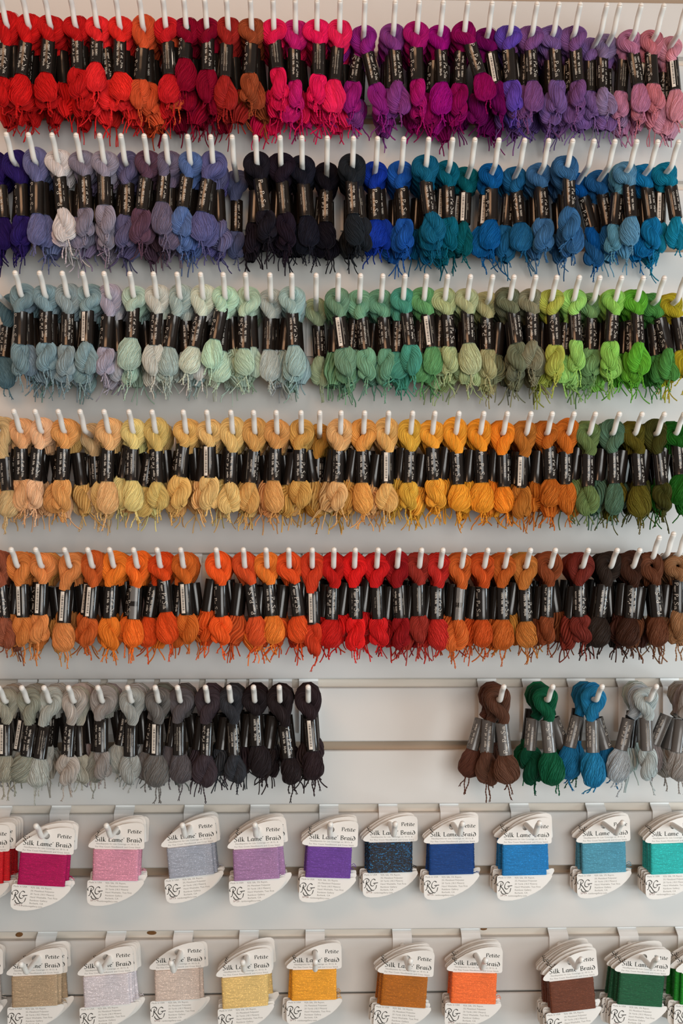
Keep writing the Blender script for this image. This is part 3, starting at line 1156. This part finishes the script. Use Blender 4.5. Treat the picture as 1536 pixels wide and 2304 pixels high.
for r, txt in ROWS.items():
    hooks[r] = []
    for ln in txt.split('\n'):
        f = ln.split('|')
        extra = f[0].startswith('+')
        tip = float(f[0].lstrip('+'))
        lx, ly = map(float, f[1].split(','))
        bx, by = map(float, f[2].split(','))
        col = tuple(map(float, f[3].split(',')))
        code = f[4]
        if not extra:
            hooks[r].append(dict(tip=tip, col=col, n=0, dep=None, hx=hook_x(tip, r)))
        h = hooks[r][-1]
        # depth along the prong: where a band HANG below the prong shows at this height
        zc = row_z(r) - HANG
        best = -.079
        if r <= 3:
            cand = np.linspace(-.080, -.030, 51)
            py = [VY - (zc - CZ) * F / (D + y) for y in cand]
            best = float(cand[int(np.argmin(np.abs(np.array(py) - ly)))])
        elif h['tip'] in (180, 719):
            best = -.050
        if extra:
            best = h['dep'] + .013 * (h['n'])
        if r == 6 and tip > 1000:
            best += .006
        bc = at(lx, ly, best)
        cc = at(bx, by, best)
        v = cc - bc
        fronts.append(dict(r=r, h=h, hi=len(hooks[r]), Y=best, bc=bc, cv=(v.x, v.z), col=col, code=code, extra=extra, name=f[5] if len(f) > 5 else None))
        h['n'] += 1
        if h['dep'] is None:
            h['dep'] = best
        h['last'] = best
        h['bc'] = bc

# hooks of rows 1-6, counted from the first one in the picture
LIFT = {(5, 1485): .13, (5, 1545): .17}
for r, hs in hooks.items():
    k = 0
    for h in hs:
        inside = h['tip'] > -8 and h['tip'] < 1546
        if inside:
            k += 1
            h['where'] = f'{ORD[k]} hook of {ROWNAME[r]}'
        else:
            h['where'] = f'hook past {"left" if h["tip"] < 0 else "right"} edge, {ROWNAME[r]}'
        make_hook(r, h['tip'], f'white peg hook holding {cname(h["col"])} skeins, {h["where"].replace(" hook of", " of")}', LIFT.get((r, int(h['tip'])), 0))
# a bare hook between two brown skeins at the end of the fifth row
make_hook(5, 1518, 'white peg hook raised between two brown skeins at right end of fifth row', .17)

n_ind = 0
for f in fronts:
    h, r = f['h'], f['r']
    g = 'g' in f['code']
    tilt = math.atan2(h['hx'] - f['bc'].x, (row_z(r) - f['bc'].z) + .004) * .55 + (-math.atan2(f['cv'][0], -f['cv'][1])) * -.35 * -1
    tilt = max(-.45, min(.45, tilt))
    word = cname(f['col'])
    if f['extra']:
        h['x'] = h.get('x', 1) + 1
        lab = f'{word} skein beside its fellows, {ORD[h["x"]]} from front on {h["where"]}'
    else:
        lab = f'{word} skein in {"grey" if g else "black"} band, frontmost on {h["where"]}'
    skein(r, h['hx'], f['Y'], f['bc'], tilt, f['cv'], f['col'], f['code'], lab, 'thread skeins of the ' + ROWNAME[r], f['name'], random, 2, g)
    n_ind += 1

# skeins further back on each hook
rb = random.Random(21)
back = []
for r, hs in hooks.items():
    for h in hs:
        y = h['last'] + .0125
        lvl = 2
        while y < -.018:
            zc = row_z(r) - HANG - rb.uniform(-.004, .006)
            dx = rb.uniform(-.008, .008)
            if r >= 4:
                dx = rb.uniform(.007, .0125) * (1 if lvl % 2 else -1)
            if r == 6 and h['tip'] > 1000:
                dx = rb.uniform(-.010, .004)
                if lvl > 3:
                    break
            if h['tip'] in (693,):
                dx = rb.uniform(-.002, .005)
            col = h['col']
            if r == 1:
                k = hs.index(h)
                if rb.random() < .25:
                    col = hs[max(0, min(len(hs) - 1, k + rb.choice((-1, 1))))]['col']
            back.append(dict(r=r, h=h, Y=y, bc=Vector((h['hx'] + dx, y, zc)), col=col, lvl=lvl))
            lvl += 1
            y += .0135
            if r >= 4 and lvl > 4:
                break
back.sort(key=lambda b: (b['lvl'], 0 if b['r'] in (1, 2, 3) else 1, b['h']['tip']))
room = max(0, 300 - n_ind)
for b in back[:room]:
    h = b['h']
    n = h.get('x', 1) + 1
    h['x'] = n
    word = cname(b['col'])
    lab = f'{word} skein half hidden, {ORD[n]} from front on {h["where"]}'
    tl = (b['bc'].x - h['hx']) / -.045 * .6
    skein(b['r'], h['hx'], b['Y'], b['bc'], tl, (-math.sin(tl) * .03, -.034), b['col'], rb.choice(('Pd', 'Pu', 'Nd', 'Wd', 'Sd', 'Bd')), lab,
          'thread skeins of the ' + ROWNAME[b['r']], None, rb, 1, b['r'] == 6 and h['tip'] > 1000)

# the rest, one mass
LO_L = [loop_mesh(100 + s, False, s % 3 == 2) for s in range(5)]
LO_C = [coil_mesh(100 + s, s % 3, False) for s in range(6)]
LO_T = [tail_mesh(100 + s, False) for s in range(8)]
bv, bq, bt, _m = _b.arrays()
vs, qs, mis, cols, n = [], [], [], [], 0


def put(v, q, m, M, c, n):
    M = np.array(M)
    w = v @ M[:3, :3].T + M[:3, 3]
    vs.append(w)
    qs.append(q + n)
    mis.append(np.full(len(q), m))
    cols.append(np.tile(np.array([*c, 1.0], np.float32), (len(v), 1)))
    return n + len(v)


for b in back[room:]:
    h = b['h']
    c = albedo(tuple(x * rb.uniform(.92, 1.04) for x in b['col']))
    O = Vector((h['hx'], b['Y'], row_z(b['r'])))
    tl = (b['bc'].x - h['hx']) / -.045 * .6
    v, q, t, mi = rb.choice(LO_L)
    n = put(v, q, 0, Matrix.Translation(O) @ ry(tl * .5) @ Matrix.Diagonal((.92, .95, 1, 1)), c, n)
    Mb = Matrix.Translation(b['bc']) @ ry(tl)
    n = put(bv, bq, 1, Mb, (0, 0, 0), n)
    Mc = Mb @ Matrix.Translation((0, 0, -BH / 2 * MM))
    v, q, t, mi = rb.choice(LO_C)
    n = put(v, q, 0, Mc @ Matrix.Diagonal((rb.choice((-1.05, 1.0, .9)), .95, rb.uniform(.9, 1.1), 1)), c, n)
    for k in range(3):
        v, q, t, mi = rb.choice(LO_T)
        n = put(v, q, 0, Mc @ Matrix.Translation((rb.uniform(-.006, .006), 0, -.031)) @ Matrix.Rotation(rb.uniform(0, 6.28), 4, 'Z'), c, n)
if vs:
    me = make_mesh('skein_mass', np.concatenate(vs), np.concatenate(qs), np.zeros((0, 3), int), np.concatenate(mis), [M_YARNS, M_BAND])
    at_ = me.attributes.new('thread_colour', 'FLOAT_COLOR', 'POINT')
    at_.data.foreach_set('color', np.concatenate(cols).astype(np.float32).ravel())
    o = link('thread_skeins_behind', me)
    tag(o, 'crowded thread skeins deep on the hooks, hidden behind the front skeins', 'thread skeins', kind='stuff')

# ------------------------------------------------------------------ braid cards
ARC = [(-33.6, -16.9), (-32.6, -14.6), (-27, -9.4), (-20, -4.0), (-12, 1.4), (-3, 5.8), (6, 8.8), (14, 10.5), (22, 11.2), (27.5, 10.8), (30.4, 9.0), (31.6, 6.0)]
SAIL = ARC + [(32, -17.0), (31.3, -18.7), (29.6, -19.4), (24, -19.6)]
LOWR = [(24, -56.4), (29.5, -55.2), (32.0, -55.6), (32.6, -58.5), (30.6, -62), (26, -67.5), (20, -72.8), (12, -77.6), (3, -81.6), (-6, -84.6), (-15, -86.3), (-24, -86.6),
        (-29.5, -85.6), (-32.6, -83), (-33.6, -79), (-33.6, -60), (-33.0, -57.6), (-31, -56.8), (-26.2, -56.6)]
OUT = SAIL + LOWR + [(-26.2, -19.8), (-30.5, -19.4), (-33.0, -18.4)]


def card_mesh():
    cu = bpy.data.curves.new('card', 'CURVE')
    cu.dimensions = '2D'
    cu.fill_mode = 'BOTH'
    cu.extrude = .00022
    for ring in (OUT, [(3.6 * math.cos(a), 3.6 * math.sin(a)) for a in np.linspace(0, 2 * math.pi, 20, endpoint=False)]):
        s = cu.splines.new('POLY')
        s.points.add(len(ring) - 1)
        for p, (x, y) in zip(s.points, ring):
            p.co = (x * MM, y * MM, 0, 1)
        s.use_cyclic_u = True
    o = bpy.data.objects.new('card', cu)
    COL.objects.link(o)
    dg = bpy.context.evaluated_depsgraph_get()
    dg.update()
    me = bpy.data.meshes.new_from_object(o.evaluated_get(dg))
    bpy.data.objects.remove(o)
    bpy.data.curves.remove(cu)
    me.transform(Matrix.Rotation(math.pi / 2, 4, 'X'))
    me.materials.clear()
    me.materials.append(M_CARD)
    me.name = 'card_body'
    return me


def flat(mb, v2, x, y, tris=None, quads=None, m=0):
    P = np.stack([v2[:, 0] + x, np.full(len(v2), -.28), v2[:, 1] + y], 1) * MM
    mb.add(P, quads, tris, m)


def card_print():
    mb, ml, mf = MB(), MB(), MB()
    nv = (.12, .08)
    v, q, w = script("Silk Lame' Braid", 3.35, nv)
    v[:, 0] *= 55 / w
    flat(mb, v, -25.6, -11.6, quads=q)
    v, q, w = script('Petite', 2.9, nv)
    v[:, 0] *= 16.4 / w
    flat(mb, v, 12.2, -1.2, quads=q)
    RG = [[(.1, .72), (.0, .95), (.2, 1.25), (.6, 1.35), (.86, 1.1), (.7, .8), (.35, .7)], [(.52, 1.1), (.34, .15), (.12, .0)],
          [(.45, .7), (.8, .25), (1.15, -.25), (1.5, -.38), (1.82, -.1), (1.95, .4)], [(1.78, 1.12), (1.5, 1.3), (1.15, 1.0), (1.05, .5), (1.3, .25), (1.6, .4), (1.72, .66)],
          [(1.45, .66), (2.15, .74)], [(.5, .0), (.62, -.3), (.9, -.47), (1.25, -.42)]]
    v, q = nib(RG, np.array((.055, .055)), 16)
    flat(ml, v * 8.2, -33.0, -75.0, quads=q)
    for s, x, y, sz, w in (('Needlepoints for Lite Coverage on 18 Ct. &', -24.4, -14.9, 2.5, 50), ('For Fine Count Needlework and Cross Stitch', -25.4, -18.4, 2.5, 53),
                           ('Made in USA', -32.0, -60.2, 2.6, 15.5), ('92% Silk, 5% Rayon,', -12.4, -60.6, 2.7, 24), ('3% Metalized Polyester', -12.4, -64.2, 2.7, 27),
                           ('20 Yards (18.3 Meters)', -12.4, -67.8, 2.7, 27), ('Hand Washable, Test First', -12.4, -71.4, 2.7, 31), ('Rainbow Gallery', -12.4, -75.0, 2.7, 20),
                           ('Burbank, CA', -12.4, -78.4, 2.7, 15.5), ('rainbowgallery.com', -20.6, -81.8, 2.7, 23)):
        v, t = text2d(s, sz, w)
        flat(mb if y > -30 else mf, v, x, y, t, m=1)
    return [x.mesh(n_, [M_LOGO if n_ == 'maker_logo' else M_INK, M_SMALL], False) for n_, x in (('title_lettering', mb), ('maker_logo', ml), ('fibre_lettering', mf))]


def wind_mesh(seed, m):
    """Thread wound round the waist of the card: one rounded turn above another."""
    rng = np.random.default_rng(seed)
    nt_, per = 27, 5
    half = np.concatenate([[(-26.3 + 50.6 * t, -2.1 - .25 * math.sin(math.pi * t)) for t in (0.015, .1, .3, .5, .7, .9, .985)], [(24.7, -1.5), (25.0, 0), (24.7, 1.5)]])
    ring = np.concatenate([half, [(x, -y) for x, y in half[6::-1]], [(-26.7, 1.5), (-27.0, 0), (-26.7, -1.5)]])
    c = np.array([-1.0, 0])
    rows = []
    z = -20.3
    for k in range(nt_):
        h = 36.2 / nt_
        bul = rng.uniform(-.10, .22)
        for j in range(per):
            t = j / per
            r = .75 * math.sin(math.pi * t) + bul * (j > 0)
            d = ring.copy()
            nx = np.sign(ring[:, 0] - c[0]) * (np.abs(ring[:, 0] - c[0]) > 25) * r
            ny = np.sign(ring[:, 1]) * (np.abs(ring[:, 1]) > 1) * r
            sk = .5 * h * (ring[:, 0] / 26) * .5
            rows.append(np.stack([d[:, 0] + nx, d[:, 1] + ny, np.full(len(ring), z - t * h) + sk], 1))
        z -= h
    V = np.array(rows)
    R, n, _ = V.shape
    idx = np.arange(R * n).reshape(R, n)
    q = np.stack([idx[1:], np.roll(idx[1:], -1, 1), np.roll(idx[:-1], -1, 1), idx[:-1]], -1).reshape(-1, 4)
    mb = MB()
    t = [(idx[0, 0], idx[0, k], idx[0, k + 1]) for k in range(1, n - 1)] + [(idx[-1, 0], idx[-1, k + 1], idx[-1, k]) for k in range(1, n - 1)]
    mb.add(V.reshape(-1, 3) * MM, q, t)
    return mb.mesh('thread_winding', [m])


CARD, CPRINT = card_mesh(), card_print()
WIND = [wind_mesh(s, M_BRAID) for s in range(4)]
WINDG = wind_mesh(9, M_GLINT)
ENDS = []
for s in range(5):
    rng = np.random.default_rng(s)
    P = []
    for k in range(2):
        x, z = 24.5, -54 + rng.uniform(-1, 5)
        P.append(catmull([(x, -1, z), (x + 2.5, -2.2, z + rng.uniform(0, 1.5)), (x + 5, -2.6, z + rng.uniform(-.5, 2.5)), (x + 7.5, -2.2, z + rng.uniform(-1, 3))], 10))
    v, q, t = tubes(np.array(P), np.full((2, 10), .33), 5, caps=True)
    mb = MB()
    mb.add(v * MM, q, t)
    ENDS.append(mb.mesh('loose_end', [M_BRAID]))
CODES = {}


def code_mesh(s):
    if s not in CODES:
        mb = MB()
        v, t = text2d(s, 3.0, 1.9 * len(s))
        flat(mb, v, -29.6, -81.4, t)
        CODES[s] = mb.mesh('stamped_code', [M_CODE], False)
    return CODES[s]


# tip x | sail's lower left corner | lower right corner | colour | words | code | how many on the hook
CARDS = {
7: [(-65, (-112, 1914), (12, 1916), (190, 8, 22), 'red', 'SP20', 7), (81, (39, 1914), (161, 1924), (166, 0, 82), 'magenta', 'SP123', 5), (239, (200, 1909), (323, 1911), (206, 140, 162), 'pink', 'SP179', 5),
    (410, (362, 1907), (489, 1895), (156, 161, 174), 'periwinkle grey', 'SP73', 5), (573, (511, 1910), (639, 1904), (158, 118, 160), 'lilac', 'SP22', 6), (743, (677, 1901), (806, 1908), (104, 62, 148), 'purple', 'SP58', 6),
    (889, (815, 1893), (941, 1893), (12, 18, 34), 'black blue', 'SP16', 5), (1040, (952, 1897), (1077, 1896), (14, 62, 125), 'royal blue', 'SP15', 5), (1213, (1118, 1898), (1240, 1898), (14, 118, 178), 'bright blue', 'SP14', 5),
    (1400, (1292, 1896), (1422, 1892), (70, 142, 164), 'steel teal', 'SP49', 5), (1560, (1449, 1896), (1574, 1894), (22, 172, 168), 'turquoise', 'SP57', 6)],
8: [(-108, (-118, 2188), (8, 2188), (196, 186, 178), 'ivory', 'SP03', 5), (47, (10, 2195), (141, 2191), (172, 148, 118), 'tan', 'SP04', 6), (218, (171, 2195), (300, 2187), (200, 192, 196), 'silver white', 'SP01', 7),
    (384, (336, 2181), (461, 2177), (198, 180, 168), 'pale pinkish beige', 'SP02', 2), (546, (485, 2198), (613, 2191), (214, 182, 112), 'pale yellow', 'SP05', 7), (709, (643, 2180), (770, 2179), (222, 154, 28), 'golden yellow', 'SP11', 5),
    (923, (848, 2189), (975, 2198), (168, 96, 10), 'golden brown', 'SP62', 6), (1092, (1005, 2185), (1129, 2189), (234, 108, 42), 'orange', 'SP64', 5), (1307, (1221, 2207), (1346, 2196), (104, 56, 36), 'brown', 'SP38', 7),
    (1479, (1378, 2185), (1509, 2196), (22, 84, 52), 'dark green', 'SP36', 6), (1622, (1526, 2188), (1652, 2192), (16, 130, 30), 'bright green', 'SP34', 5)],
}
FRONT_Y = {7: [-0.06, -0.067, -0.047, -0.039, -0.053, -0.041, -0.026, -0.032, -0.036, -0.032, -0.04], 8: [-0.04, -0.036, -0.04, -0.024, -0.041, -0.029, -0.05, -0.043, -0.06, -0.053, -0.05]}
rc = random.Random(5)
for r, lst in CARDS.items():
    for si, (tip, L, R_, col, word, code, cnt) in enumerate(lst):
        inside = 0 <= tip < 1536
        where = f'{ORD[si]} hook of {ROWNAME[r]}' if inside else f'hook past {"left" if tip < 0 else "right"} edge, {ROWNAME[r]}'
        make_hook(r, tip, f'white peg hook with {word} braid cards, {where.replace(" hook of", " of")}')
        hx, z0 = hook_x(tip, r), row_z(r)
        Yf = FRONT_Y[r][si]
        a = at(*L, Yf)
        b = at(*R_, Yf)
        ang = math.atan2(b.z - a.z, b.x - a.x)
        # the hole hangs on the prong: the card's own x is set by the hook, its height by the hole's upper edge
        mid = (a + b) / 2
        y = Yf
        for k in range(cnt):
            root = link('braid_card', None)
            root.empty_display_size = .01
            if k == 0:
                an = ang
                off = Vector((mid.x + .0008 - hx, 0, mid.z - z0 + .0194))
                off.x -= .0194 * math.sin(an) * -1 * -1
            else:
                an = ang + rc.uniform(-.055, .055)
                off = Vector((rc.uniform(-.002, .002), 0, rc.uniform(-.0012, .0008)))
            off.x = max(-.004, min(.004, off.x))
            off.z = max(-.0035, min(.002, off.z))
            root.location = (hx + off.x, y, z0 + off.z)
            root.rotation_euler = (rc.uniform(-.02, .02), -an, rc.uniform(-.05, .05))
            pos = 'frontmost' if k == 0 else f'{ORD[k + 1]} from front'
            tag(root, f'card of {word} braid, {pos} on {where}', 'braid card', 'braid cards of the ' + ROWNAME[r])
            body = link('card_body', CARD, root)
            for p_ in CPRINT:
                link(p_.name.split('.')[0], p_, body)
            if k == 0:
                link('stamped_code', code_mesh(code), body)
            gl = word.startswith('black')
            c = tuple(x * .98 for x in albedo(col, .06))
            w = link('thread_winding', WINDG if gl else rc.choice(WIND), root, None, c)
            if rc.random() < .4:
                link('loose_end', rc.choice(ENDS), root, None, c)
            y += rc.choice((.0056, .0060, .0068, .0085))
            if y > -.009:
                break
